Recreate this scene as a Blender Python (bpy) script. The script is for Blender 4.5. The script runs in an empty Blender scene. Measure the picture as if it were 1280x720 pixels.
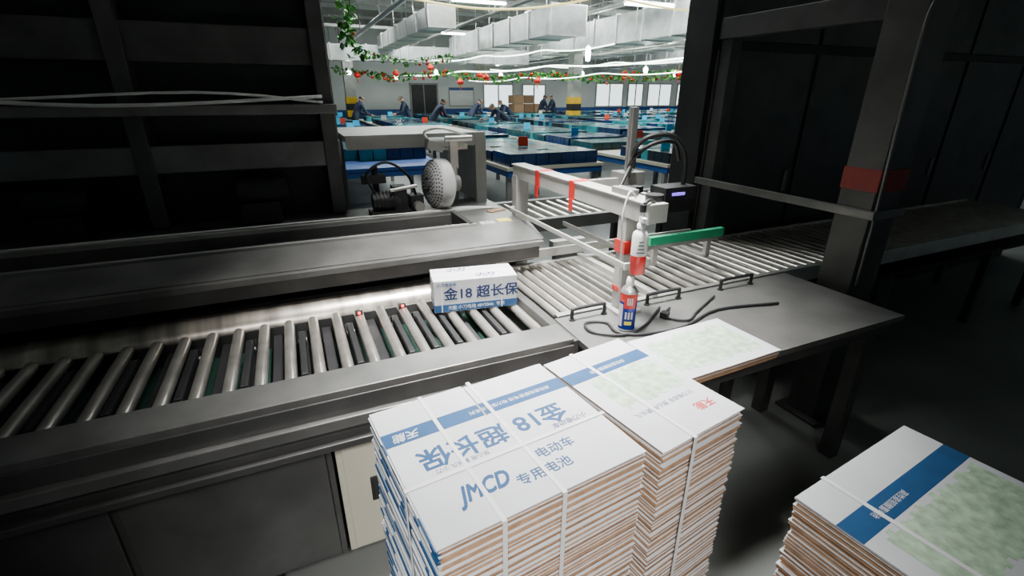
import bpy, math, random
from mathutils import Matrix, Vector, Euler
random.seed(7)
S=bpy.context.scene; COL=S.collection
G=Matrix.Rotation(math.radians(24),4,'Z')     # building / machine grid
I4=Matrix.Identity(4)
# ------------------------------------------------------------------ materials
MATS={}
def mat(name,col,rough=.5,metal=0,var=.12,scale=8,bump=0,emit=None,es=0,trans=0,stretch=None,coat=0):
    if name in MATS: return MATS[name]
    m=bpy.data.materials.new(name); m.use_nodes=True; nt=m.node_tree
    b=nt.nodes['Principled BSDF']
    b.inputs['Roughness'].default_value=rough; b.inputs['Metallic'].default_value=metal
    b.inputs['Transmission Weight'].default_value=trans
    b.inputs['Coat Weight'].default_value=coat
    tc=nt.nodes.new('ShaderNodeTexCoord'); mp=nt.nodes.new('ShaderNodeMapping')
    if stretch: mp.inputs['Scale'].default_value=stretch
    nt.links.new(tc.outputs['Object'],mp.inputs['Vector'])
    n=nt.nodes.new('ShaderNodeTexNoise'); n.inputs['Scale'].default_value=scale; n.inputs['Detail'].default_value=6
    nt.links.new(mp.outputs['Vector'],n.inputs['Vector'])
    r=nt.nodes.new('ShaderNodeValToRGB')
    r.color_ramp.elements[0].position=.3; r.color_ramp.elements[1].position=.7
    r.color_ramp.elements[0].color=[max(0,c*(1-var)) for c in col]+[1]
    r.color_ramp.elements[1].color=[min(1,c*(1+var)) for c in col]+[1]
    nt.links.new(n.outputs['Fac'],r.inputs['Fac']); nt.links.new(r.outputs['Color'],b.inputs['Base Color'])
    if bump:
        bp=nt.nodes.new('ShaderNodeBump'); bp.inputs['Strength'].default_value=bump; bp.inputs['Distance'].default_value=.01
        nt.links.new(n.outputs['Fac'],bp.inputs['Height']); nt.links.new(bp.outputs['Normal'],b.inputs['Normal'])
    if emit:
        b.inputs['Emission Color'].default_value=list(emit)+[1]; b.inputs['Emission Strength'].default_value=es
    MATS[name]=m; return m
steel=mat('brushed_steel',(.66,.66,.63),.34,.85,.15,6)
rollst=mat('roller_steel',(.64,.61,.56),.3,.85,.2,10,stretch=(1,1,1))
galv=mat('galvanised_sheet',(.50,.52,.52),.42,.6,.25,3)
plate=mat('steel_reflection_stripes',(.60,.55,.48),.3,.7,.6,9,.1,stretch=(1.6,.05,.05))  # stripes in the colour stand in for reflections on polished steel
darkgrey=mat('dark_grey_paint',(.065,.065,.064),.42,.3,.25,6)
beamgrey=mat('worn_grey_paint',(.15,.15,.145),.36,.4,.28,5)
midgrey=mat('mid_grey_paint',(.22,.22,.21),.5,.1,.15,5)
lightgrey=mat('light_grey_paint',(.42,.42,.395),.45,0,.12,6)
cream=mat('cream_enamel',(.50,.48,.39),.45,0,.05,3)
black=mat('black_rubber',(.012,.012,.013),.5,0,.3,10)
soot=mat('blackened_steel',(.022,.022,.024),.5,.3,.3,6)
green=mat('green_board',(.006,.035,.024),.5,0,.3,10)
greenb=mat('green_belt',(.01,.28,.13),.5,0,.1,10)
tabletop=mat('steel_tabletop',(.15,.15,.145),.38,.4,.2,5)
red=mat('red_tape',(.55,.02,.015),.4,0,.1,10)
darkred=mat('dark_red_tape',(.22,.015,.012),.5,0,.1,10)  # darker red for the bands on the line frame post
white=mat('white_plastic',(.70,.70,.69),.4,0,.04,10)
kraft=mat('kraft_board',(.36,.215,.125),.85,0,.25,30,.2)
kraft2=mat('kraft_board_dark',(.23,.13,.075),.9,0,.25,30,.2)
paper=mat('white_print_paper',(.53,.545,.57),.55,0,.07,6)
blue=mat('blue_ink',(.003,.055,.16),.6,0,.12,20)
navyink=mat('navy_ink',(.004,.02,.09),.6,0,.1,20)
palegreen=mat('pale_green_patch',(.37,.50,.36),.6,0,.3,40)
redink=mat('red_ink',(.5,.02,.02),.5)
yellow=mat('yellow_sticker',(.75,.65,.04),.5)
strap=mat('strapping_band',(.66,.67,.68),.3,0,.05,20)
bluep=mat('blue_paint',(.008,.07,.28),.45,0,.1,5)
canblue=mat('can_blue',(.008,.025,.22),.25,.2,.1,20)
liqred=mat('red_liquid',(.55,.01,.01),.25,0,.1,10)
bat_t=mat('battery_teal',(.009,.07,.09),.16,0,.4,3)
bat_n=mat('battery_navy',(.008,.028,.09),.16,0,.4,3)
bat_k=mat('battery_black',(.010,.018,.025),.2,0,.4,3)
bat_g=mat('battery_cyan_top',(.03,.24,.28),.2,0,.4,3)
cyanc=mat('cyan_card',(.03,.45,.75),.5); orangec=mat('orange_card',(.8,.06,.02),.5)
concrete=mat('concrete_floor',(.17,.18,.17),.45,0,.2,1.2,.1)
wallm=mat('wall_plaster',(.62,.65,.64),.8,0,.06,1)
ceilm=mat('roof_sheet',(.55,.58,.57),.7,0,.1,1)
leafm=mat('vine_leaf',(.03,.20,.02),.5,0,.5,9); leaf2=mat('vine_leaf_light',(.10,.36,.04),.5,0,.4,9)
redfl=mat('red_flower',(.7,.015,.01),.5)
yel=mat('column_yellow',(.75,.45,.01),.5); 
ledw=mat('led_white',(.9,.95,.9),emit=(.80,1,.82),es=10)
ledy=mat('led_yellow',(.8,.7,.3),emit=(1,.82,.25),es=2)
bulbm=mat('bulb_glow',(.9,1,.95),emit=(.9,1,.95),es=45)
tubem=mat('tube_glow',(.9,1,.9),emit=(.92,1,.88),es=20)
redled=mat('red_led',(.9,.02,.02),emit=(1,.02,.02),es=8)
purp=mat('violet_led',(.2,.12,.8),emit=(.25,.12,1),es=1.6)
winm=mat('window_daylight',(.7,.8,.8),emit=(.80,.93,.97),es=2.2)
skinm=mat('skin',(.45,.26,.17),.5); hairm=mat('hair',(.012,.01,.01),.5)
cloth=mat('navy_workwear',(.012,.02,.05),.8,0,.3,10); cloth2=mat('dark_trousers',(.012,.012,.018),.8)
# ------------------------------------------------------------------ builder
class B:
    def __init__(s,name,mats,frame=I4,parent=None,bevel=0):
        s.name=name;s.mats=mats;s.frame=frame;s.parent=parent;s.bevel=bevel
        s.v=[];s.f=[];s.mi=[];s.sm=[]
    def m(s,x):
        if isinstance(x,int): return x
        if x not in s.mats: s.mats.append(x)
        return s.mats.index(x)
    def add(s,vs,fs,m=0,sm=False):
        o=len(s.v); s.v+= [tuple(p) for p in vs]; m=s.m(m)
        for f in fs: s.f.append([i+o for i in f]); s.mi.append(m); s.sm.append(sm)
    def box(s,x0,x1,y0,y1,z0,z1,m=0):
        if x0>x1:x0,x1=x1,x0
        if y0>y1:y0,y1=y1,y0
        vs=[(x0,y0,z0),(x1,y0,z0),(x1,y1,z0),(x0,y1,z0),(x0,y0,z1),(x1,y0,z1),(x1,y1,z1),(x0,y1,z1)]
        s.add(vs,[(0,3,2,1),(4,5,6,7),(0,1,5,4),(1,2,6,5),(2,3,7,6),(3,0,4,7)],m)
    def ob(s,c,size,rot=(0,0,0),m=0):
        R=Euler(rot).to_matrix(); c=Vector(c); h=Vector(size)/2
        vs=[c+R@Vector((sx*h.x,sy*h.y,sz*h.z)) for sz in(-1,1) for sx,sy in((-1,-1),(1,-1),(1,1),(-1,1))]
        s.add(vs,[(0,3,2,1),(4,5,6,7),(0,1,5,4),(1,2,6,5),(2,3,7,6),(3,0,4,7)],m)
    def hexa(s,vs,m=0):
        s.add(vs,[(0,3,2,1),(4,5,6,7),(0,1,5,4),(1,2,6,5),(2,3,7,6),(3,0,4,7)],m)
    def cyl(s,p,q,r,m=0,seg=18,r2=None,cap=True):
        p=Vector(p);q=Vector(q); d=(q-p).normalized(); r2=r if r2 is None else r2
        a=d.orthogonal().normalized(); b=d.cross(a)
        vs=[];
        for P,R in((p,r),(q,r2)):
            for i in range(seg):
                t=2*math.pi*i/seg; vs.append(P+R*(a*math.cos(t)+b*math.sin(t)))
        s.add(vs,[(i,(i+1)%seg,seg+(i+1)%seg,seg+i) for i in range(seg)],m,True)
        if cap:
            s.add(vs[:seg],[tuple(reversed(range(seg)))],m); s.add(vs[seg:],[tuple(range(seg))],m)
    def lathe(s,c,prof,m=0,seg=28,axis=(0,0,1)):
        c=Vector(c); d=Vector(axis).normalized(); a=d.orthogonal().normalized(); b=d.cross(a)
        vs=[]
        for r,z in prof:
            for i in range(seg):
                t=2*math.pi*i/seg; vs.append(c+d*z+r*(a*math.cos(t)+b*math.sin(t)))
        fs=[]
        for k in range(len(prof)-1):
            for i in range(seg):
                fs.append((k*seg+i,k*seg+(i+1)%seg,(k+1)*seg+(i+1)%seg,(k+1)*seg+i))
        s.add(vs,fs,m,True)
    def tube(s,pts,r,m=0,seg=8,closed=False,smooth=True):
        P=[Vector(p) for p in pts]
        if smooth and len(P)>2:
            Q=[]
            n=len(P)
            rng=range(n if closed else n-1)
            for i in rng:
                p0=P[(i-1)%n] if closed or i>0 else P[i]; p1=P[i]; p2=P[(i+1)%n]
                p3=P[(i+2)%n] if closed or i+2<n else p2
                for k in range(5):
                    t=k/5
                    Q.append(.5*((2*p1)+(-p0+p2)*t+(2*p0-5*p1+4*p2-p3)*t*t+(-p0+3*p1-3*p2+p3)*t**3))
            if not closed: Q.append(P[-1])
            P=Q
        n=len(P); vs=[]; a=None
        for i in range(n):
            nx=P[(i+1)%n] if closed or i<n-1 else P[i]; pv=P[(i-1)%n] if closed or i>0 else P[i]
            d=(nx-pv).normalized()
            a=d.orthogonal().normalized() if a is None else (a-d*a.dot(d)).normalized()
            b=d.cross(a)
            for k in range(seg):
                t=2*math.pi*k/seg; vs.append(P[i]+r*(a*math.cos(t)+b*math.sin(t)))
        fs=[]
        for i in range(n if closed else n-1):
            j=(i+1)%n
            for k in range(seg): fs.append((i*seg+k,i*seg+(k+1)%seg,j*seg+(k+1)%seg,j*seg+k))
        if not closed: fs+= [tuple(reversed(range(seg))),tuple(range((n-1)*seg,n*seg))]
        s.add(vs,fs,m,True)
    def sph(s,c,r,m=0,seg=12,sc=(1,1,1)):
        c=Vector(c);vs=[];n=seg//2
        for j in range(n+1):
            ph=math.pi*j/n
            for i in range(seg):
                t=2*math.pi*i/seg
                vs.append(c+Vector((r*sc[0]*math.sin(ph)*math.cos(t),r*sc[1]*math.sin(ph)*math.sin(t),r*sc[2]*math.cos(ph))))
        s.add(vs,[(j*seg+i,(j+1)*seg+i,(j+1)*seg+(i+1)%seg,j*seg+(i+1)%seg) for j in range(n) for i in range(seg)],m,True)
    def prism(s,pts,z0,z1,m=0):
        n=len(pts); vs=[(x,y,z0) for x,y in pts]+[(x,y,z1) for x,y in pts]
        s.add(vs,[tuple(reversed(range(n))),tuple(range(n,2*n))]+[(i,(i+1)%n,n+(i+1)%n,n+i) for i in range(n)],m)
    def done(s):
        me=bpy.data.meshes.new(s.name); me.from_pydata(s.v,[],s.f)
        for m in s.mats: me.materials.append(m)
        me.polygons.foreach_set('material_index',s.mi); me.polygons.foreach_set('use_smooth',s.sm)
        me.update()
        o=bpy.data.objects.new(s.name,me); COL.objects.link(o)
        if s.parent: o.parent=s.parent
        else: o.matrix_world=s.frame
        if s.bevel:
            b=o.modifiers.new('bevel','BEVEL'); b.width=s.bevel; b.segments=2; b.limit_method='ANGLE'; b.angle_limit=math.radians(50)
        return o
def text(body,size,M,m,parent,name,shear=0,bold=0,sx=1,align='CENTER',ext=.0003):
    # heavier strokes come from a few slightly displaced copies of the glyph outlines
    c=bpy.data.curves.new(name,'FONT'); c.body=body; c.size=size; c.shear=shear; c.extrude=ext
    c.align_x=align; c.align_y='CENTER'; c.resolution_u=3
    o=bpy.data.objects.new('tmp',c); COL.objects.link(o)
    bpy.context.view_layer.update()
    me=bpy.data.meshes.new_from_object(o.evaluated_get(bpy.context.evaluated_depsgraph_get()))
    bpy.data.objects.remove(o)
    base=[v.co.copy() for v in me.vertices]; polys=[tuple(p.vertices) for p in me.polygons]
    bpy.data.meshes.remove(me)
    b=B(name,[m],parent=parent); T=M@Matrix.Diagonal((sx,1,1,1)); d=bold*size
    offs=[(0,0)] if d==0 else [(0,0),(d,0),(-d,0),(0,d),(0,-d),(d*.7,d*.7),(-d*.7,-d*.7),(d*.7,-d*.7),(-d*.7,d*.7)]
    for k,(x,y) in enumerate(offs):
        b.add([T@(v+Vector((x,y,k*.00002))) for v in base],polys,0)
    return b.done()
def TM(x,y,z,rz=0): return Matrix.Translation((x,y,z))@Matrix.Rotation(math.radians(rz),4,'Z')

# ------------------------------------------------------------------ room shell
A0,A1,B0,B1,ZC=-6,31,-3,26,4.7
b=B('floor',[concrete],G); b.box(A0,A1,B0,B1,-.1,0); b.done()
b=B('ceiling',[ceilm,midgrey],G); b.box(A0,A1,B0,B1,ZC,ZC+.1)
for k in range(10): b.box(A0,A1,1+k*2.6,1.12+k*2.6,ZC-.22,ZC,1)
for k in range(8): b.box(A0+2+k*4.5,A0+2.12+k*4.5,B0,B1,ZC-.4,ZC-.22,1)
b.done()
def wall(nm,x0,x1,y0,y1):
    b=B(nm,[wallm,bluep],G); b.box(x0,x1,y0,y1,0.95,ZC,0); b.box(x0,x1,y0,y1,0,.95,1); return b.done()
wall('wall_left',A0-.1,A0,B0,B1); wall('wall_right',A1,A1+.1,B0,B1); wall('wall_front',A0,A1,B0-.1,B0); wall('wall_back',A0,A1,B1,B1+.1)
wins=[(17.0,18.9),(19.3,20.4),(20.8,22.6),(23.1,25.5),(26,28.6),(9.9,11.6),(12.2,13.6)]
for i,(x0,x1) in enumerate(wins):
    b=B('window_%d'%(i+1),[winm,lightgrey],G)
    z0,z1=(.98,2.25) if i<5 else (.98,2.15)
    b.box(x0,x1,B1-.03,B1-.01,z0,z1,0)
    for x in [x0,x1,(x0+x1)/2]: b.box(x-.04,x+.04,B1-.06,B1-.005,z0-.04,z1+.04,1)
    for z in (z0,z1): b.box(x0,x1,B1-.06,B1-.005,z-.04,z+.04,1)
    b.done()
b=B('door_1',[soot,midgrey],G); b.box(6.0,7.3,B1-.05,B1-.005,0,2.1,0); b.box(5.92,6.0,B1-.07,B1-.005,0,2.18,1);b.box(7.3,7.38,B1-.07,B1-.005,0,2.18,1);b.box(5.92,7.38,B1-.07,B1-.005,2.1,2.18,1);b.box(6.62,6.66,B1-.06,B1-.05,0,2.1,1);b.done()
b=B('notice_board',[white,bluep,midgrey],G); b.box(8.0,9.3,B1-.05,B1-.005,1.1,1.95,0); b.box(8.0,9.3,B1-.055,B1-.05,1.85,1.95,1); b.box(7.96,9.34,B1-.045,B1-.005,1.06,1.99,2); b.done()
def gpos(a,bb): v=G@Vector((a,bb,0)); return v.x,v.y
# columns
for x,y in (gpos(10.55,17.67),(-6.55,21.0),gpos(18.95,17.2)):
    M=Matrix.Translation((x,y,0))@G
    b=B('support_column',[lightgrey,yel,black],M,bevel=.01)
    b.box(-.2,.2,-.2,.2,0,ZC-.42,0)
    for k in range(6): b.box(-.215,.215,-.215,.215,.05+k*.25,.05+(k+1)*.25,1 if k%2 else 2)
    b.done()
# ducts
def duct(nm,x0,x1,y0,y1,z0,z1,along='b'):
    b=B(nm,[galv,steel],G); b.box(x0,x1,y0,y1,z0,z1,0)
    n=int(((y1-y0) if along=='b' else (x1-x0))/1.2)
    for k in range(n+1):
        if along=='b': b.box(x0-.03,x1+.03,y0+k*1.2,y0+k*1.2+.05,z0-.03,z1+.03,1)
        else: b.box(x0+k*1.2,x0+k*1.2+.05,y0-.03,y1+.03,z0-.03,z1+.03,1)
    for k in range(0,n+1,3):
        for q in (0,1):
            if along=='b': X=(x0,x1)[q];b.cyl((X,y0+k*1.2+.3,z0),(X,y0+k*1.2+.3,ZC-.05),.012,1,6)
            else: Y=(y0,y1)[q];b.cyl((x0+k*1.2+.3,Y,z0),(x0+k*1.2+.3,Y,ZC-.05),.012,1,6)
    return b.done()
duct('ventilation_duct',9.3,10.4,8.5,25.8,3.05,3.8)
duct('ventilation_duct',5.9,6.8,11,18.9,2.95,3.55)
duct('ventilation_duct',13,14,9,25.8,3.2,3.8)
duct('ventilation_duct',.5,9.2,19.0,19.7,2.75,3.25,'a')
duct('ventilation_duct',3.3,3.9,12,18.9,3.1,3.5)
duct('ventilation_duct',16.6,17.4,10,25.8,2.95,3.5)
# pipes and cable trays under the roof
b=B('overhead_pipework',[steel,midgrey,bluep],G)
for x,z,r,m_ in ((7.9,3.7,.06,0),(8.2,3.75,.05,0),(11.4,3.1,.05,0),(11.6,3.15,.04,1),(4.9,3.45,.05,1),(15.2,3.0,.06,0),(2.2,3.2,.05,0),(12.2,3.6,.07,0)):
    b.cyl((x,8,z),(x,25.9,z),r,m_,10)
    for k in range(6): b.cyl((x,9+k*3,z),(x,9+k*3,ZC-.1),.012,1,6)
for y,z in ((14.6,4.05),(20.8,3.95)):
    b.box(-2,24,y-.12,y+.12,z,z+.02,0); b.box(-2,24,y-.13,y-.12,z,z+.09,0); b.box(-2,24,y+.12,y+.13,z,z+.09,0)
    for k in range(9): b.cyl((-1+k*3,y-.1,z),(-1+k*3,y-.1,ZC-.05),.01,1,6)
b.done()
# ------------------------------------------------------------------ lights in hall
def fixture(X,Y,z,L=1.3,ang=24):
    M=Matrix.Translation((X,Y,z))@Matrix.Rotation(math.radians(ang),4,'Z')
    b=B('tube_lamp',[white,tubem],M); b.hexa([(-L/2,-.1,.03),(L/2,-.1,.03),(L/2,.1,.03),(-L/2,.1,.03),(-L/2,-.04,.08),(L/2,-.04,.08),(L/2,.04,.08),(-L/2,.04,.08)],0)
    b.cyl((-L/2,.04,0),(L/2,.04,0),.022,1,10); b.cyl((-L/2,-.04,0),(L/2,-.04,0),.022,1,10)
    for x in(-L/3,L/3): b.cyl((x,0,.08),(x,0,ZC-.42-z),.006,0,6)
    b.done()
fixture(-.75,12.7,3.62); fixture(3.1,12.4,3.5); fixture(-4.2,21,3.3);fixture(2.8,22,3.6);fixture(7.6,19,3.4);fixture(-2.07,16.7,3.4);fixture(1.0,16.6,3.9);fixture(5.38,17.2,3.3)
def bulb(X,Y,z,h=.14):
    b=B('pendant_bulb',[white,bulbm],Matrix.Translation((X,Y,z)))
    b.lathe((0,0,0),[(0,-h),(.06,-h*.95),(.08,-h*.5),(.07,-.04),(.03,0)],1,14); b.cyl((0,0,0),(0,0,.07),.03,0,12); b.cyl((0,0,.07),(0,0,ZC-.42-z),.006,0,6); b.done()
for x,y,z,h in [(2.3,16.1,3.0,.42),(-.6,22,2.95,.2),(4.73,18.64,2.55,.2),(-5,22.6,2.45,.2),(-.5,23.5,2.55,.2),(2.8,21,2.5,.2),(-3.0,20.8,2.55,.16),(1.43,23.1,2.45,.16),(6.45,20.75,2.5,.18),(-6.2,20,2.5,.16),(3.1,24.1,2.5,.16)]: bulb(x,y,z,h)
def rope(nm,p,q,sag,m,r,seg=6):
    p=Vector(p);q=Vector(q); n=12; pts=[]
    for i in range(n+1):
        t=i/n; s_=abs(math.sin(math.pi*t*seg/2)); v=p.lerp(q,t); v.z-=sag*s_; pts.append(v)
    b=B(nm,[m]); b.tube(pts,r,0,6); b.done()
rope('led_rope_light',(4.2,12.1,2.45),(-4.9,23.4,2.45),.08,ledw,.020,6)
rope('led_rope_light',(2.9,15.2,2.98),(-2.9,19.3,2.80),.08,ledw,.018,6)
rope('led_rope_light',(6.2,17.0,2.75),(-1.0,24.5,2.72),.1,ledw,.02,6)
rope('led_rope_light',(5.4,14,2.32),(-2.0,24.3,2.25),.1,ledw,.014,6)
rope('led_rope_light',(-2.0,8.6,3.12),(3.4,9.6,3.22),.22,ledy,.015,3)
# garlands
def garland(nm,pts,n,spread,leaf,flowers=.15,drop=.2):
    b=B(nm,[leafm,leaf2,redfl]); P=[Vector(p) for p in pts]
    L=[(P[i+1]-P[i]).length for i in range(len(P)-1)]; T=sum(L)
    b.tube(P,.012,0,5)
    for k in range(n):
        d=random.random()*T; i=0
        while i<len(L)-1 and d>L[i]: d-=L[i]; i+=1
        c=P[i].lerp(P[i+1],d/L[i])+Vector((random.uniform(-1,1)*spread,random.uniform(-1,1)*spread,random.uniform(-1,.3)*drop))
        if random.random()<flowers:
            b.sph(c,leaf*.7,2,8,(1,1,.8)); continue
        R=Euler((random.uniform(-.9,.9)+.6,random.uniform(-.9,.9),random.uniform(0,6.28))).to_matrix()
        l=leaf*random.uniform(.7,1.3)
        q=[(0,-l,0),(l*.55,-l*.4,.1*l),(l*.5,l*.3,.1*l),(0,l,-.1*l),(-l*.5,l*.3,.1*l),(-l*.55,-l*.4,.1*l)]
        b.add([c+R@Vector(v) for v in q],[(0,1,2,3),(0,3,4,5)],random.choice((0,1)))
    b.done()
garland('hanging_vine',[(-2.55,8.0,3.4),(-2.35,8,2.95),(-2.5,8.1,2.5),(-2.3,8,2.25)],150,.13,.055,.02)
garland('hanging_vine',[(-6.5,19,2.55),(-4.5,19.5,2.3),(-2.5,20,2.45),(-.5,20.3,2.25),(1.5,20,2.4),(3.5,19.5,2.2),(5.5,19,2.35),(8,18.5,2.3)],600,.10,.085,.10,.2)
garland('hanging_vine',[(-4.6,16,2.85),(-3.2,16,2.6),(-1.8,16.4,2.75)],120,.10,.07,.05,.16)
garland('hanging_vine',[(.5,23,2.5),(3,22,2.35),(6,21,2.5),(9,20,2.4)],300,.1,.09,.10,.18)
for x,y,z in [(-2.95,19.1,2.55),(-1.2,19.5,2.32),(3.9,18.2,2.3),(5.7,18,2.3),(-5.6,19,2.3),(-4.2,19,2.35),(-.9,18,2.2),(.9,18.6,2.1),(-1.8,18.2,2.05)]:
    b=B('red_lantern',[redfl,yel],Matrix.Translation((x,y,z)))
    b.sph((0,0,0),.12,0,16,(1,1,.82)); b.cyl((0,0,.09),(0,0,.12),.055,1,12); b.cyl((0,0,-.12),(0,0,-.09),.055,1,12)
    b.cyl((0,0,-.26),(0,0,-.12),.015,0,6); b.cyl((0,0,.12),(0,0,.5),.005,1,6); b.done()
# ------------------------------------------------------------------ battery tables
def battery_table(ac,b0,b1,w,kind):
    b=B('battery_table',[cream if kind!='blue' else bluep,bluep,midgrey],G)
    b.box(ac-w/2,ac+w/2,b0,b1,.74,.78,0); b.box(ac-w/2+.02,ac+w/2-.02,b0+.02,b1-.02,.66,.74,1)
    y=b0+.1
    while y<b1:
        for x in(ac-w/2+.06,ac+w/2-.06): b.box(x-.03,x+.03,y-.03,y+.03,0,.66,2)
        y+=1.8
    o=b.done()
    b=B('battery_packs',[bat_t,bat_n,bat_k,bat_g],parent=o)
    c=B('marker_cards',[cyanc,orangec,white],parent=o)
    y=b0+.06
    while y<b1-.3:
        if random.random()<(.12 if kind!='sparse' or y<8.5 else .6): y+=.35; continue
        run=random.choice((3,4,5,6)); mm=random.choice((0,0,1,2,3,1) if kind!='blue' else (1,1,0)); h=random.choice((.12,.14,.16))
        n=int((w-.1)/.19)
        for k in range(run):
            for i in range(n):
                x=ac-w/2+.06+i*.19
                if random.random()<.04: continue
                b.box(x,x+.178,y,y+.135,.78,.78+h,mm if random.random()<.88 else 3)
            y+=.148
            if y>b1-.2: break
        if random.random()<.36:
            x=ac+random.uniform(-w/2+.15,w/2-.15); c.box(x,x+.16,y-.2,y-.185,.78+h,.78+h+.13,random.choice((0,0,0,1,2)))
        y+=.06
    b.done(); c.done()
battery_table(1.15,6.4,20,1.45,'blue')
battery_table(3.2,5.7,20,1.45,'sparse')
for k in range(8): battery_table(5.3+k*2.1,5.0+random.uniform(-.2,.3),21.3,1.5,'full')
# brown cartons in the distance
b=B('carton_pile',[kraft,kraft2],Matrix.Translation((.9,24.3,0))@G)
b.box(-1.1,1.1,-.5,.5,.0,.12,1)
for z,n in((.12,4),(.50,4),(.88,3),(1.26,2)):
    for i in range(n): b.box(-1.05+i*.52,-1.05+i*.52+.49,-.4,.3,z,z+.36,i%2)
b.done()
# ------------------------------------------------------------------ people
def worker(X,Y,face,lean=.9,reach=.5,head=0.2):
    J={};E=[];R=[];V=[]
    def jt(n,p,r,par=None):
        J[n]=len(V); V.append(p); R.append(r)
        if par: E.append((J[par],J[n]))
    sl,cl=math.sin(lean),math.cos(lean)
    def sp(d,x=0,off=0): return (x,d*sl-off*cl*0,.93+d*cl)
    jt('pelvis',(0,0,.93),(.155,.115)); jt('waist',sp(.18),(.135,.10),'pelvis'); jt('chest',sp(.38),(.165,.12),'waist')
    jt('neck',sp(.53),(.06,.06),'chest'); 
    hx=lean*.55
    n=Vector(sp(.53)); hd=lambda d:tuple(n+Vector((0,d*math.sin(hx+head),d*math.cos(hx+head))))
    jt('jaw',hd(.08),(.075,.085),'neck'); jt('skull',hd(.15),(.092,.105),'jaw'); jt('crown',hd(.20),(.072,.085),'skull')
    hands=[]
    for s_ in(-1,1):
        k='L' if s_<0 else 'R'
        sh=sp(.45,.19*s_); jt('sh'+k,sh,(.07,.07),'chest')
        el=(.25*s_,sh[1]+.10*reach*2,sh[2]-.26); jt('el'+k,el,(.05,.05),'sh'+k)
        hn=(.16*s_,el[1]+.22,max(.98,el[2]-.10)); jt('wr'+k,hn,(.033,.033),'el'+k)
        hp=(.15*s_,hn[1]+.08,hn[2]-.01); jt('pa'+k,hp,(.042,.022),'wr'+k); hands.append((hp,s_))
        jt('hip'+k,(.10*s_,0,.86),(.095,.10),'pelvis'); jt('kn'+k,(.12*s_,.03+.03*s_,.48),(.065,.065),'hip'+k)
        jt('an'+k,(.13*s_,-.02+.06*s_,.09),(.045,.045),'kn'+k); jt('to'+k,(.14*s_,.14+.06*s_,.045),(.045,.035),'an'+k)
    me=bpy.data.meshes.new('tmp'); me.from_pydata(V,E,[]); o=bpy.data.objects.new('tmp',me); COL.objects.link(o)
    o.modifiers.new('s','SKIN'); ss=o.modifiers.new('u','SUBSURF'); ss.levels=2; ss.render_levels=2
    for i,r in enumerate(R): me.skin_vertices[0].data[i].radius=r
    me.skin_vertices[0].data[0].use_root=True
    bpy.context.view_layer.update()
    m2=bpy.data.meshes.new_from_object(o.evaluated_get(bpy.context.evaluated_depsgraph_get())); bpy.data.objects.remove(o)
    b=B('factory_worker',[cloth,cloth2,skinm,hairm],Matrix.Translation((X,Y,0))@Matrix.Rotation(math.radians(face),4,'Z'))
    vs=[v.co.copy() for v in m2.vertices]; sk=Vector(hd(.15)); up=(Vector(hd(.235))-sk).normalized(); fw=Vector((0,math.cos(hx+head),-math.sin(hx+head)))
    for p in m2.polygons:
        c=sum((vs[i] for i in p.vertices),Vector())/len(p.vertices); mm=0
        if c.z<.9: mm=1
        d=c-Vector(hd(.06))
        if d.dot(up)>-.02 and (c-sk).length<.2:
            mm=2; e=c-sk
            if e.dot(up)>.035 or (e.dot(fw)<.03 and e.dot(up)>-.05): mm=3
        for hp,_ in hands:
            if (c-Vector(hp)).length<.085: mm=2
        b.add([vs[i] for i in p.vertices],[tuple(range(len(p.vertices)))],mm,True)
    # face
    for s_ in(-1,1):
        b.sph(sk+fw*.092+Vector((.032*s_,0,0)),.012,3,8); b.sph(sk+Vector((.088*s_,0,0))-fw*.005,.026,2,8,(.4,.8,1))
    b.sph(sk+fw*.104-up*.03,.018,2,8); b.ob(sk+fw*.088-up*.07,(.045,.008,.01),(0,0,0),1)
    # fingers
    for hp,s_ in hands:
        for i,l in enumerate((.065,.075,.07,.055)):
            x=hp[0]+(-.03+.02*i)*-s_; p0=Vector((x,hp[1]+.02,hp[2])); b.tube([p0,p0+Vector((0,l*.6,-.008)),p0+Vector((0,l,-.035))],.009,2,6)
        p0=Vector((hp[0]-.035*s_,hp[1]-.02,hp[2])); b.tube([p0,p0+Vector((-.025*s_,.03,-.01)),p0+Vector((-.03*s_,.06,-.02))],.010,2,6)
    b.done()
for a_,b_,fc,ln in [(6.35,14.6,115,1.0),(6.35,18.2,-60,.8),(4.25,15.8,-65,.7),(4.25,18.8,110,.5),(2.18,18.2,-50,.5),(10.55,19.2,100,.3),(10.55,20.6,-70,.35),(8.45,19.0,110,.9)]:
    x,y=gpos(a_,b_); worker(x,y,fc,ln)
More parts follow.
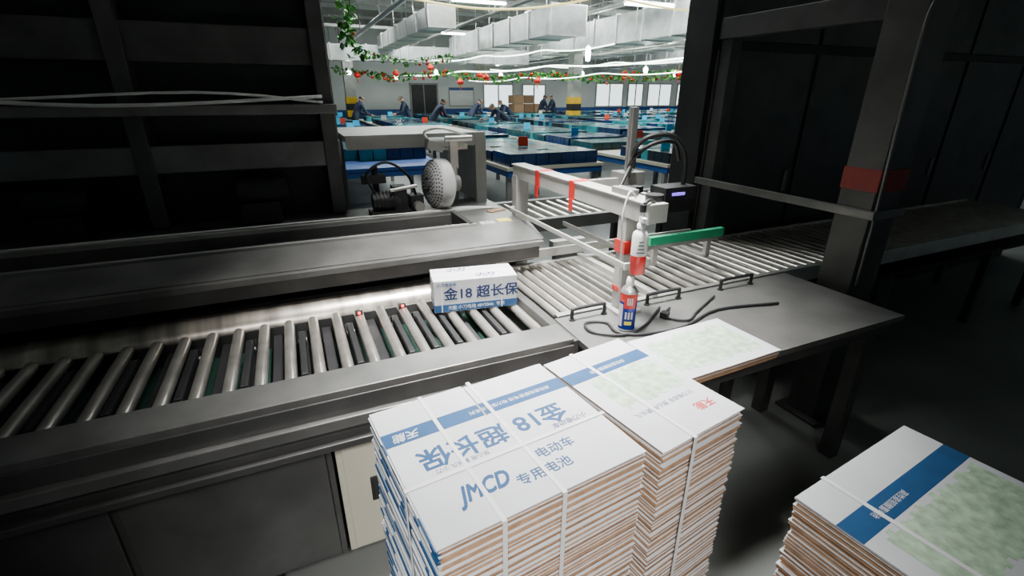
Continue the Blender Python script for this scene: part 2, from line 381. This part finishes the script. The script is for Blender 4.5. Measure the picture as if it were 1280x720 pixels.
# ------------------------------------------------------------------ roller conveyor (main)
b=B('roller_conveyor',[darkgrey,rollst,black,green,cream,plate,beamgrey,steel,soot],G,bevel=.003)
AL,AR=-3.0,.88
b.box(AL,AR,1.39,1.53,.735,.785,6)         # front rail top channel
b.box(AL,AR,1.385,1.40,.60,.76,0)
b.box(AL,AR+.01,1.36,1.40,.66,.70,6)
b.box(AL,AR+.01,1.34,1.385,.60,.625,0)
b.box(AR-.02,AR+.02,1.39,2.11,.62,.775,0)
b.box(AL,AR,2.10,2.11,.62,.725,0)
b.box(AL,AR-.02,1.53,2.10,.60,.63,3)
b.box(AL,AR-.02,1.52,1.545,.63,.735,0)
a_=AR-.045; k=0
while a_>AL+.05:
    b.cyl((a_,1.55,.73),(a_,2.09,.73),.021,1,20); b.cyl((a_,1.525,.73),(a_,2.10,.73),.008,7,8)
    b.box(a_-.068,a_-.028,1.545,2.09,.64,.69,8)
    if k%2==1 or k in(4,):
        x=a_-.05
        b.box(x-.012,x+.012,1.62,1.97,.66,.735,8)
        b.cyl((x-.013,1.62,.70),(x+.013,1.62,.70),.035,2,18);b.cyl((x-.013,1.97,.70),(x+.013,1.97,.70),.04,2,18)
        b.box(x-.011,x+.011,1.62,1.97,.735,.742,2)
        b.cyl((x-.016,1.97,.70),(x+.016,1.97,.70),.012,7,10)
    a_-=.0955;k+=1
b.cyl((AL,2.205,.690),(.9,2.205,.690),.088,5,48)     # stainless drive drum
b.box(AL,1.0,2.30,2.5,.60,.765,0)
# base cabinets
for i,(x0,x1) in enumerate(((-.02,.88),(-1.2,-.03),(-2.85,-1.21))):
    mm=4 if i==0 else 0
    b.box(x0,x1,1.40,2.4,.10,.60,mm)
    b.box(x0+.02,(x0+x1)/2-.01,1.385,1.40,.12,.575,mm); b.box((x0+x1)/2+.01,x1-.02,1.385,1.40,.12,.575,mm)
for x in(-2.8,-1.5,-.3,.8): b.box(x-.04,x+.04,1.45,1.55,0,.1,8); b.box(x-.04,x+.04,2.25,2.35,0,.1,8)
b.ob((.10,1.383,.37),(.045,.012,.10),m=8); b.ob((.10,1.38,.37),(.028,.012,.085),m=2)
o=b.done()
b=B('sensor_leds',[redled,soot],parent=o)
for x in(.355,.165): b.ob((x,2.03,.75),(.03,.02,.03),m=1); b.sph((x,2.015,.762),.007,0,8)
b.done()
# ------------------------------------------------------------------ carton sealing machine
b=B('carton_sealing_machine',[beamgrey,darkgrey,lightgrey,soot,steel,black,midgrey,yellow,paper,kraft,white],G,bevel=.003)
b.box(AL,1.13,2.18,2.24,.84,.90,1)
b.box(AL,1.15,2.165,2.24,.905,.93,0)
b.hexa([(AL,2.20,.90),(1.17,2.20,.90),(1.2,2.46,.90),(AL,2.46,.90),(AL,2.20,.935),(1.17,2.20,.935),(1.2,2.46,.972),(AL,2.46,.972)],0)
b.box(AL,.88,2.46,2.49,.90,.985,6)
b.box(AL,.86,2.49,2.82,.86,.88,3)              # recess bottom
b.box(.86,1.2,2.46,3.2,.93,.972,0)             # right deck
b.box(AL,1.2,2.80,3.2,.90,.965,0)
b.box(AL,1.12,2.81,2.84,.965,.985,4)
b.box(.84,.87,2.47,2.82,.90,.985,1)
b.box(-.2,.8,2.50,2.56,.88,.93,1); b.box(-.2,.8,2.70,2.76,.88,.92,5)
for x in(-.1,.15,.4,.65): b.cyl((x,2.5,.90),(x,2.8,.90),.015,5,10)
b.box(.2,1.17,2.32,3.15,.78,.90,3)
for x,y in((1.1,2.55),(1.1,3.1),(-2.9,3.1),(-1,3.1)): b.box(x-.04,x+.04,y-.04,y+.04,0,.9,1)
b.box(.92,1.0,2.475,2.53,.972,.974,8); b.box(.93,.99,2.49,2.50,.974,.9745,5); b.box(.93,.98,2.51,2.517,.974,.9745,5)
b.box(1.03,1.11,2.49,2.56,.972,.974,7)
b.ob((1.12,2.76,.975),(.12,.05,.006),(0,0,.3),9)
b.tube([(AL,2.86,.975),(-.3,2.85,.99),(.3,2.87,.985),(.75,2.83,.99),(1.0,2.85,.985),(1.15,2.80,.98)],.006,10,6)
b.tube([(AL,2.90,.975),(0,2.88,.985),(.5,2.86,.985),(.9,2.90,.985),(1.1,2.86,.98)],.005,10,6)
# housing portal
b.box(.30,1.16,3.08,4.0,1.385,1.42,2)
b.box(.30,1.17,3.06,3.09,1.345,1.425,2)
b.box(1.125,1.165,3.08,4.0,.97,1.39,2)
b.box(1.10,1.17,3.05,3.09,.965,1.40,2)
b.box(1.04,1.15,3.6,3.9,.0,1.0,6)
b.box(.3,.36,3.9,4.0,0,1.39,6)
# clamp, gearbox
b.box(.78,1.02,2.98,3.07,1.33,1.36,4); b.cyl((.76,3.0,1.37),(1.0,3.0,1.37),.035,2,16); b.ob((.92,2.97,1.30),(.05,.05,.16),m=4)
b.ob((.80,2.96,1.36),(.10,.07,.05),(0,.3,0),2); b.cyl((.92,2.96,1.23),(.92,2.96,1.12),.02,4,12)
b.cyl((.86,2.93,1.40),(1.03,2.93,1.40),.018,4,12); b.tube([(.78,2.96,1.38),(.74,2.95,1.44),(.85,2.96,1.46),(1.02,2.97,1.41)],.008,4,8)
# motors
b.cyl((.40,2.95,1.05),(.56,2.95,1.05),.055,5,20); b.cyl((.56,2.95,1.05),(.60,2.95,1.05),.04,4,16)
for k in range(6): b.cyl((.42+k*.022,2.95,1.05),(.428+k*.022,2.95,1.05),.062,5,20)
b.box(.38,.62,2.88,3.02,.965,1.0,5); b.box(.52,.60,2.90,3.0,1.0,1.14,3); b.box(.62,.70,2.9,3.0,.965,1.08,3)
b.cyl((.66,2.9,1.02),(.66,2.84,1.02),.03,4,14); b.cyl((.50,2.9,1.12),(.66,2.9,1.14),.012,4,8)
b.cyl((.44,3.02,.965),(.44,3.02,1.25),.02,3,10); b.box(.36,.50,3.0,3.06,1.15,1.2,3)
b.tube([(.42,2.95,1.1),(.38,2.93,1.22),(.5,2.95,1.28),(.62,2.95,1.2),(.66,2.93,1.08)],.008,5,8)
# blower guard
C=Vector((.80,2.93,1.135)); ax=(Matrix.Rotation(math.radians(-24),3,'Z')@Vector((-.84,-.54,.05))).normalized()
b.lathe(C,[(.04,.07),(.10,.065),(.148,.03),(.155,0),(.15,-.05),(.12,-.07),(.05,-.08)],10,36,ax)
a1=ax.orthogonal().normalized(); a2=ax.cross(a1)
for rr,h in((.045,.072),(.062,.0715),(.079,.070),(.096,.068),(.112,.060),(.127,.050),(.141,.039)):
    n=int(rr*270)
    for i in range(n):
        t=2*math.pi*i/n+rr*50; p=C+a1*rr*math.cos(t)+a2*rr*math.sin(t)+ax*h
        b.cyl(p-ax*.008,p-ax*.0002,.004,5,8)
b.cyl(C-ax*.03,C+ax*.075,.03,4,16)
b.cyl(C-ax*.14,C-ax*.06,.05,6,18)
b.ob(C+Vector((.05,.05,-.13)),(.06,.08,.08),m=6)
b.done()
# dark superstructure of the line to the left
b=B('machine_superstructure',[soot,darkgrey,beamgrey,steel,black,white],G,bevel=.004)
b.box(-4.5,.28,3.25,3.9,0,2.9,0)
b.box(-4.5,.27,3.10,3.25,1.26,1.40,2); b.box(-4.5,.27,3.0,3.25,1.55,1.60,2); b.box(-4.5,.27,3.12,3.25,1.8,1.98,1)
b.box(-4.5,.27,3.05,3.25,2.15,2.2,2); b.box(-4.5,.27,3.1,3.25,2.4,2.7,1)
for x in(-3.6,-2.6,-1.6,-.7,.22): b.box(x-.04,x+.04,3.08,3.25,.975,2.9,1)
for x in(-2.2,-1.2,-.3): b.cyl((x,3.05,1.15),(x+.25,3.05,1.15),.07,4,18); b.box(x,x+.2,3.0,3.1,.975,1.09,4)
b.tube([(-4.4,3.0,1.63),(-3,2.99,1.61),(-1.8,2.98,1.66),(-.8,2.99,1.60),(.2,3.0,1.64)],.01,5,6)
b.tube([(-4.4,3.03,1.66),(-2.6,3.0,1.62),(-1.4,3.0,1.62),(-.4,3.0,1.66),(.2,3.0,1.61)],.008,5,6)
b.done()
b=B('control_cabinet',[soot,darkgrey,midgrey,black],G,bevel=.006)
b.box(2.38,7,2.42,2.66,0,3.1,0)
for k in range(5):
    b.box(2.42+k*.9,3.28+k*.9,2.405,2.42,.15,1.9,1); b.box(3.2+k*.9,3.23+k*.9,2.39,2.405,1.0,1.15,2)
    b.box(2.42+k*.9,3.28+k*.9,2.405,2.42,1.95,3.05,1)
b.done()
# line frame post at the end of the table
b=B('line_frame_post',[darkgrey,darkred,beamgrey,black],G,bevel=.004)
b.box(2.36,2.56,1.30,1.46,0,2.1,0); b.box(2.32,2.62,1.26,1.50,0,.02,0); b.box(2.355,2.565,1.295,1.465,1.24,1.34,1)
b.box(2.40,2.48,1.46,2.39,1.95,2.06,0); b.box(2.345,2.365,1.29,2.38,1.12,1.16,2); b.box(2.345,2.58,1.275,1.295,1.12,1.16,2)
b.box(2.42,2.50,2.31,2.39,0,1.95,0)
b.tube([(2.38,1.29,2.0),(2.33,1.28,1.9),(2.34,1.28,1.5),(2.36,1.28,1.2),(2.37,1.28,.8)],.006,2,8)
b.done()
# ------------------------------------------------------------------ silver gravity rollers
b=B('gravity_roller_conveyor',[steel,rollst,darkgrey,midgrey,soot],G,bevel=.002)
def rb(a0,a1,b0,b1,z,sp,r=.019):
    b.box(a0,a1,b0-.03,b0,z-.06,z+.025,0); b.box(a0,a1,b1,b1+.03,z-.06,z+.025,0)
    x=a0+sp/2
    while x<a1: b.cyl((x,b0,z),(x,b1,z),r,1,16); x+=sp
    b.box(a0,a1,b0,b1,z-.18,z-.16,4)
rb(.93,1.43,1.64,2.26,.75,.052)
rb(1.47,5.5,1.64,2.26,.75,.075)
b.box(1.435,1.465,1.61,2.29,.72,.79,0)
for x in(1.0,2.1,3.4,4.6,5.4):
    for y in(1.66,2.24): b.box(x-.025,x+.025,y-.025,y+.025,0,.57,2)
b.box(.93,2.3,2.30,2.315,.79,.84,0)
b.ob((1.42,2.38,.83),(.22,.05,.05),(0,0,.0),0); b.box(1.34,1.50,2.32,2.42,.72,.81,3)
o=b.done()
b=B('back_conveyor',[midgrey,rollst,soot,bluep],G,bevel=.003)
for x0 in(1.35,):
    b.box(x0,6,3.35,3.41,.62,.72,0); b.box(x0,6,4.05,4.11,.62,.72,0)
    x=x0+.05
    while x<6: b.cyl((x,3.41,.69),(x,4.05,.69),.022,1,12); x+=.11
    for x in(1.45,3,4.5,5.9):
        for y in(3.38,4.08): b.box(x-.03,x+.03,y-.03,y+.03,0,.62,2)
b.done()
# green guide
b=B('green_guide_rail',[greenb,steel,soot],G,bevel=.002)
b.box(1.60,2.1,1.86,1.89,.93,.975,0); b.box(1.60,2.1,1.89,1.905,.90,.965,1)
for x in(1.68,2.05): b.box(x-.015,x+.015,1.905,1.93,.80,.96,1); b.box(x-.015,x+.015,1.905,2.28,.80,.815,1)
b.done()
# ------------------------------------------------------------------ work table with handles and cables
b=B('work_table',[tabletop,darkgrey,soot],G,bevel=.003)
b.prism([(.91,1.60),(.905,1.32),(1.02,1.27),(1.06,1.02),(2.3,1.02),(2.3,1.60)],.745,.77,0)
b.prism([(.93,1.58),(.93,1.34),(1.04,1.29),(1.08,1.05),(2.28,1.05),(2.28,1.58)],.68,.745,1)
for x,y in((.97,1.52),(1.15,1.1),(2.2,1.1),(2.2,1.5)): b.box(x-.03,x+.03,y-.03,y+.03,0,.68,1)
def handle(x0,x1,y,z,h=.05):
    b.tube([(x0,y,z),(x0,y,z+h*.8),(x0+.015,y,z+h),(x1-.015,y,z+h),(x1,y,z+h*.8),(x1,y,z)],.008,2,8)
    b.cyl((x0,y,z),(x0,y,z+.006),.014,2,12); b.cyl((x1,y,z),(x1,y,z+.006),.014,2,12)
handle(.97,1.13,1.56,.77); handle(1.36,1.54,1.56,.77); handle(1.80,2.0,1.56,.77)
b.done()
b=B('power_cable',[soot],G)
b.tube([(1.38,1.50,.778),(1.2,1.38,.778),(1.08,1.35,.778),(.98,1.42,.778),(1.0,1.5,.778),(1.08,1.47,.778),(1.07,1.38,.778),(1.16,1.32,.778),(1.35,1.31,.778),(1.6,1.38,.778),(1.9,1.32,.778)],.006,0,8)
b.tube([(1.42,1.48,.778),(1.34,1.42,.778),(1.40,1.35,.778),(1.5,1.40,.778),(1.7,1.5,.778)],.005,0,8)
b.ob((1.34,1.42,.785),(.035,.03,.025),(0,0,.5),0)
b.done()
# ------------------------------------------------------------------ gantry
def gantry(a,nm='overhead_gantry',m0=lightgrey):
    b=B(nm,[m0,red,white,black,steel,midgrey,purp],G,bevel=.003)
    y0,y1=1.41,2.66
    b.box(a-.035,a+.035,y0,y1,1.205,1.262,0)
    b.box(a-.04,a-.032,y0,y1,1.19,1.262,0); b.box(a-.04,a+.045,y0-.005,y0,1.195,1.268,0)
    b.box(a-.045,a+.04,y0-.01,y1+.01,1.262,1.27,0)
    b.box(a-.036,a+.036,1.545,1.60,.77,1.205,0); b.box(a-.06,a+.06,1.51,1.60,.77,.782,0)
    b.box(a-.045,a+.035,2.60,2.66,.0,1.205,0)
    for y in(2.33,1.97):
        b.box(a-.047,a+.042,y-.022,y+.022,1.185,1.274,1); b.box(a-.05,a-.046,y-.02,y+.016,1.13,1.19,1)
    b.box(a-.041,a+.041,1.538,1.607,1.035,1.09,1); b.box(a-.039,a+.039,1.54,1.604,.86,.885,1)
    # guard rail
    b.box(a-.075,a-.065,1.49,2.64,.995,1.018,0); b.box(a-.075,a+.055,1.48,1.49,.99,1.02,2); b.box(a-.075,a-.04,2.62,2.64,.99,1.02,2)
    b.box(a+.048,a+.055,1.48,2.2,.995,1.018,0)
    # cable along post
    b.tube([(a-.02,1.52,1.275),(a-.06,1.51,1.30),(a-.085,1.51,1.2),(a-.07,1.52,1.1),(a-.055,1.53,.95),(a-.045,1.53,.79)],.004,2,8)
    b.cyl((a+.02,1.46,1.27),(a+.02,1.46,1.295),.035,3,16)
    b.ob((a+.0,1.62,1.283),(.05,.12,.025),m=5)
    b.tube([(a+.0,1.43,1.27),(a-.04,1.415,1.285),(a-.072,1.402,1.275)],.007,3,8)   # hook for the bottle
    b.box(1.62,1.655,2.12,2.155,.79,1.59,4); b.box(1.61,1.62,2.13,2.145,.79,1.59,5); b.box(1.56,1.70,2.08,2.19,1.20,1.27,5)
    b.box(a+.04,1.62,2.12,2.15,1.20,1.24,0)
    b.tube([(1.62,2.08,1.30),(1.56,2.0,1.40),(1.60,1.95,1.46),(1.72,1.92,1.46),(1.80,1.92,1.38),(1.82,1.92,1.26),(1.80,1.92,1.1)],.012,3,8)
    b.tube([(1.60,2.1,1.28),(1.57,2.02,1.35),(1.63,1.97,1.42),(1.74,1.94,1.43),(1.80,1.95,1.34)],.01,3,8)
    b.tube([(1.3,1.75,1.27),(1.38,1.8,1.34),(1.5,1.95,1.30),(1.6,2.08,1.25)],.008,3,8)
    b.box(1.66,1.86,1.86,1.98,1.16,1.22,3); b.box(1.70,1.78,1.855,1.86,1.18,1.195,6); b.box(1.7,1.9,1.9,2.0,1.08,1.16,3)
    b.ob((1.33,1.72,1.25),(.07,.05,.05),(0,0,.4),3); b.ob((1.40,1.80,1.24),(.14,.05,.03),(0,0,.4),3); b.box(a+.03,1.34,1.70,1.74,1.22,1.24,0)
    return b.done()
gantry(1.23)
# ------------------------------------------------------------------ spray can and bottle
def spray_can(X,Y,z):
    b=B('spray_can',[canblue,red,white,steel,paper],Matrix.Translation((X,Y,z))@Matrix.Rotation(math.radians(-12),4,'Z'))
    r=.034
    b.lathe((0,0,0),[(0,.002),(r-.004,0),(r,.004),(r,.008)],3,36)
    b.lathe((0,0,0),[(r-.0005,.008),(r-.0005,.125)],0,36); b.lathe((0,0,0),[(r-.0005,.125),(r-.0005,.16)],1,36)
    b.lathe((0,0,0),[(r,.16),(r,.165),(r-.008,.178),(.018,.185),(.016,.19)],3,36)
    b.lathe((0,0,0),[(.016,.188),(.016,.205),(.012,.222),(.009,.224),(0,.224)],2,24)
    o=b.done()
    def lab(m,t0,t1,z0,z1,nm):
        c=B(nm,[m],parent=o); n=10; R=r+.0006
        vs=[];
        for i in range(n+1):
            t=math.radians(t0+(t1-t0)*i/n); vs+=[(R*math.cos(t),R*math.sin(t),z0),(R*math.cos(t),R*math.sin(t),z1)]
        c.add(vs,[(2*i,2*i+2,2*i+3,2*i+1) for i in range(n)],0,True); c.done()
    lab(paper,-165,-125,.02,.115,'label_panel'); lab(red,-120,-40,.10,.155,'label_red')
    for i in range(3): lab(paper,-108+i*20,-96+i*20,.055,.085,'letter_%d'%i)
    for i in range(3): lab(paper,-100+i*14,-91+i*14,.115,.145,'brand_%d'%i)
    lab(yellow,-108,-60,.03,.045,'label_yellow')
spray_can(.462,1.745,.7705)
b=B('spray_bottle',[white,liqred,black,steel],Matrix.Translation((*gpos(1.152,1.40),1.008)))
b.lathe((0,0,0),[(0,0),(.026,0),(.030,.005),(.030,.075)],1,28); b.lathe((0,0,0),[(.030,.075),(.030,.15),(.024,.165),(.014,.172),(.014,.18)],0,28)
b.lathe((0,0,0),[(.016,.178),(.016,.195),(.010,.20),(.009,.24)],0,20); b.cyl((0,0,.24),(0,0,.267),.012,2,12)
b.ob((-.0,-.018,.215),(.016,.05,.016),m=0)
for k in range(4): b.ob((-.002,-.0305,.09+.014*k),(.03-.004*k,.002,.003),m=2)
b.done()
# ------------------------------------------------------------------ product carton on rollers
w,d,h=.375,.165,.148
M=Matrix.Translation((-.34,1.925,.7525))@Matrix.Rotation(math.radians(14.5),4,'Z')
b=B('carton_box',[paper,blue,strap,kraft],M,bevel=.002)
b.box(0,w,0,d,0,h,0)
b.box(-.0006,w+.0006,-.0006,d+.0006,0.001,.036,1)
b.box(-.001,w+.001,d*.44,d*.60,h-.04,h+.0008,2)
b.box(.03,.036,-.0014,d+.001,-.0003,h+.001,2) ; b.box(.30,.306,-.0014,d+.001,-.0003,h+.001,2)
o=b.done()
X90=Matrix.Rotation(math.radians(90),4,'X')
text('金18 超长保',.062,Matrix.Translation((w*.56,-.0010,.080))@X90,navyink,o,'front_print',0,.022,sx=1.03)
text('小刀电动车',.018,Matrix.Translation((.055,-.0010,.128))@X90,blue,o,'small_print',.2,.015)
text('天能 小刀电池 48V20Ah  专用',.020,Matrix.Translation((w*.5,-.0016,.018))@X90,paper,o,'band_print',0,.008)
text('小刀',.045,Matrix.Translation((w*.62,d*.25,h+.001)),navyink,o,'top_print',.3,.02)
text('小刀',.045,Matrix.Translation((w*.3,d*.78,h+.001)),navyink,o,'top_print_b',.3,.02)
Yr=Matrix.Translation((w+.001,d*.5,.08))@Matrix.Rotation(math.radians(90),4,'Z')@X90
text('电池',.05,Yr,navyink,o,'side_print',0,.02)
# ------------------------------------------------------------------ stacks of flattened cartons
def stack(F,ang,U,V,z0,z1,name='flat_carton_stack',pallet=True,left=True,jit=.004,step=.0115):
    M=Matrix.Translation((F[0],F[1],0))@Matrix.Rotation(math.radians(ang),4,'Z')
    b=B(name,[kraft,kraft2,paper,blue],M)
    z=z0; k=0
    dx=dy=0
    while z<z1-.004:
        t=min(step*random.uniform(.8,1.15),z1-.0015-z)
        dx=random.uniform(-jit,jit)*(1.8 if random.random()<.12 else 1); dy=random.uniform(-jit,jit)*(1.8 if random.random()<.12 else 1)
        sag=random.uniform(-.0015,.0015)
        def sl(za,zb,m,e=0):
            s0=sag
            b.hexa([(dx-e,dy-e,za),(U+dx+e,dy-e,za+s0),(U+dx+e,V+dy+e,za),(dx-e,V+dy+e,za),(dx-e,dy-e,zb),(U+dx+e,dy-e,zb+s0),(U+dx+e,V+dy+e,zb),(dx-e,V+dy+e,zb)],m)
        sl(z,z+t*.40,0 if random.random()<.7 else 1); sl(z+t*.40,z+t*.48,1,-.003); sl(z+t*.48,z+t*.84,0 if random.random()<.6 else 1,-.001); sl(z+t*.84,z+t*.98,2,.0015)
        if left:
            y=0
            while y<V:
                l=random.uniform(.02,.12); m=2 if random.random()<.62 else 3
                b.box(dx-.0045,dx+.004,dy+y,dy+min(y+l,V),z+t*.12,z+t*.86,m); y+=l
        z+=t;k+=1
    if pallet:
        b.box(-.02,U+.02,-.02,V+.02,.10,z0,1)
        for y in(.0,V/2-.04,V-.08): b.box(-.02,U+.02,y,y+.08,0,.10,1)
    return b,M
U,V=.535,.472
b,M=stack((-.14,.66),30.4,U,V,.13,.848)
o=b.done()
t=B('top_sheet',[paper],parent=o); z=.8485
t.box(-.004,U*.5-.003,V*.66,V+.004,z,z+.0022); t.box(U*.5+.003,U+.002,V*.66,V-.006,z,z+.0022)
t.box(-.004,U+.002,-.004,V*.66,z,z+.0022)
t.done()
zz=z+.0024
d_=B('printed_bands',[blue,paper],parent=o)
d_.box(-.004,U*.5-.003,.318,.372,zz-.0001,zz+.0003,0); d_.box(U*.5+.003,U+.002,.318,.372,zz-.0001,zz+.0003,0); d_.done()
text('金',.080,TM(.425,.240,zz,180),blue,o,'print_large_a',0,.022)
text('18',.080,TM(.350,.240,zz,180),blue,o,'print_large_b',0,.022)
text('超长保',.078,TM(.165,.240,zz,180),blue,o,'print_large_c',0,.022)
text('小刀电动车',.022,TM(.45,.188,zz,180),navyink,o,'print_small_a',.2,.01)
text('放心用 更长久 小刀',.016,TM(.14,.188,zz,180),navyink,o,'print_small_b')
text('天能',.034,TM(.055,.345,zz+.0004,180),paper,o,'band_logo',.2,.02)
text('高性能铅酸蓄电池 动力型电池系列',.017,TM(.36,.345,zz+.0004,180),paper,o,'band_text')
text('JMCD',.066,TM(.145,.092,zz),blue,o,'logo_print',.4,.035,sx=.72)
text('电动车',.037,TM(.354,.118,zz),blue,o,'print_front_a',0,.014)
text('专用电池',.037,TM(.290,.066,zz),blue,o,'print_front_b',0,.014)
st=B('strapping',[strap],parent=o)
for u in(.14,.290):
    st.box(u-.0055,u+.0055,-.010,V+.010,zz+.0008,zz+.0018); st.box(u-.0055,u+.0055,-.0115,-.010,.13,zz+.0018); st.box(u-.0055,u+.0055,V+.010,V+.0115,.13,zz+.0018)
st.box(-.010,U+.010,.160,.171,zz+.0019,zz+.0028); st.box(-.0115,-.010,.160,.171,.13,zz+.0028); st.box(U+.010,U+.0115,.160,.171,.13,zz+.0028)
st.done()
def stack2(F,ang,U2,V2,z1=.846):
    b,M=stack(F,ang,U2,V2,.13,z1,left=False)
    o=b.done(); z=z1+.0005
    t=B('top_sheet',[paper],parent=o); t.box(-.004,U2+.004,-.006,V2+.004,z,z+.0022); t.done(); zz=z+.0024
    d_=B('printed_bands',[blue,palegreen,redink],parent=o); d_.box(-.004,U2+.004,.335,.39,zz-.0001,zz+.0003,0)
    n=26
    for i in range(n):   # worn edge of the varnish patch
        x0=.05+(U2-.07)*i/n; x1=.05+(U2-.07)*(i+1)/n
        d_.box(x0,x1,.17+random.uniform(-.012,.012),.322+random.uniform(-.01,.010),zz+.0003,zz+.0006,1)
    d_.done()
    text('小刀电动车 放心用 更长久',.020,TM(U2*.5,.13,zz,180),navyink,o,'print_a'); text('天能',.035,TM(U2-.07,.07,zz,180),redink,o,'print_b',0,.02)
    text('高性能铅酸蓄电池',.018,TM(.16,.362,zz+.0005,180),paper,o,'band_text')
    st=B('strapping',[strap],parent=o)
    u=.11
    st.box(u-.006,u+.006,-.011,V2+.008,zz+.0008,zz+.0018); st.box(u-.006,u+.006,-.0125,-.011,.13,zz+.0018)
    st.done()
stack2((.365,.93),33,.32,.475)
stack2((.885,.42),30,.5,.475,.80)
# sheets on the work table
b,M=stack((.55,1.31),26,.45,.28,.7705,.805,pallet=False,left=False); b.m(palegreen)
b.box(-.004,.454,-.004,.284,.803,.8055,2)
for i in range(30): b.box(.03+i*.013,.043+i*.013,.04+random.uniform(-.012,.012),.24+random.uniform(-.015,.015),.8056,.806,palegreen)
b.done()
# ------------------------------------------------------------------ lamps
def area(nm,loc,size,power,col=(1,1,1),sy=None,rot=(0,0,0),spread=None):
    l=bpy.data.lights.new(nm,'AREA'); l.energy=power; l.color=col; l.size=size
    if sy: l.shape='RECTANGLE'; l.size_y=sy
    if spread: l.spread=math.radians(spread)
    o=bpy.data.objects.new(nm,l); COL.objects.link(o); o.location=loc; o.rotation_euler=rot; return o
for i,(a_,b_) in enumerate([(3,9),(8,10),(12,11),(4,17),(8.8,16.5),(15,18),(21,17)]):
    x,y=gpos(a_,b_); area('ceiling_lamp',(x,y,4.2),3.5,430,(.93,1,.97),.6,(0,0,math.radians(24)))
# added pendant out of view, lights the centre and leaves the sides dark
b=B('added_pendant',[midgrey,tubem],Matrix.Translation((.1,1.9,3.55)))
b.lathe((0,0,0),[(.05,.28),(.08,.25),(.30,.06),(.33,0),(.31,0),(.28,.05),(.05,.2)],0,32); b.sph((0,0,.08),.06,1,12,(1,1,1.4)); b.cyl((0,0,.28),(0,0,1.1),.01,0,8); b.done()
area('added_centre_light',(.1,1.9,3.5),.6,70,(1,.98,.95),spread=52)
area('added_roller_fill',(.6,4.2,3.9),1.2,60,(.95,1,.98),spread=110)  # added fill without a fixture, brightens the silver rollers
# added fill behind the viewer, brightens the front sides of the carton stacks
lo=area('added_stack_fill',(0,-1.2,2.9),.8,11,(1,.98,.95),spread=40); lo.rotation_euler=(Vector((0,-1.2,2.9))-Vector((0,.95,.7))).to_track_quat('Z','Y').to_euler()
W=bpy.data.worlds.new('world'); S.world=W; W.use_nodes=True; W.node_tree.nodes['Background'].inputs[0].default_value=(.5,.55,.55,1); W.node_tree.nodes['Background'].inputs[1].default_value=.3
# ------------------------------------------------------------------ camera
cam=bpy.data.cameras.new('camera'); cam.sensor_width=36; cam.lens=600/1280*36; cam.clip_start=.05
co=bpy.data.objects.new('camera',cam); COL.objects.link(co); co.location=(0,0,1.65); co.rotation_euler=(math.radians(90-21.966),0,0)
S.camera=co
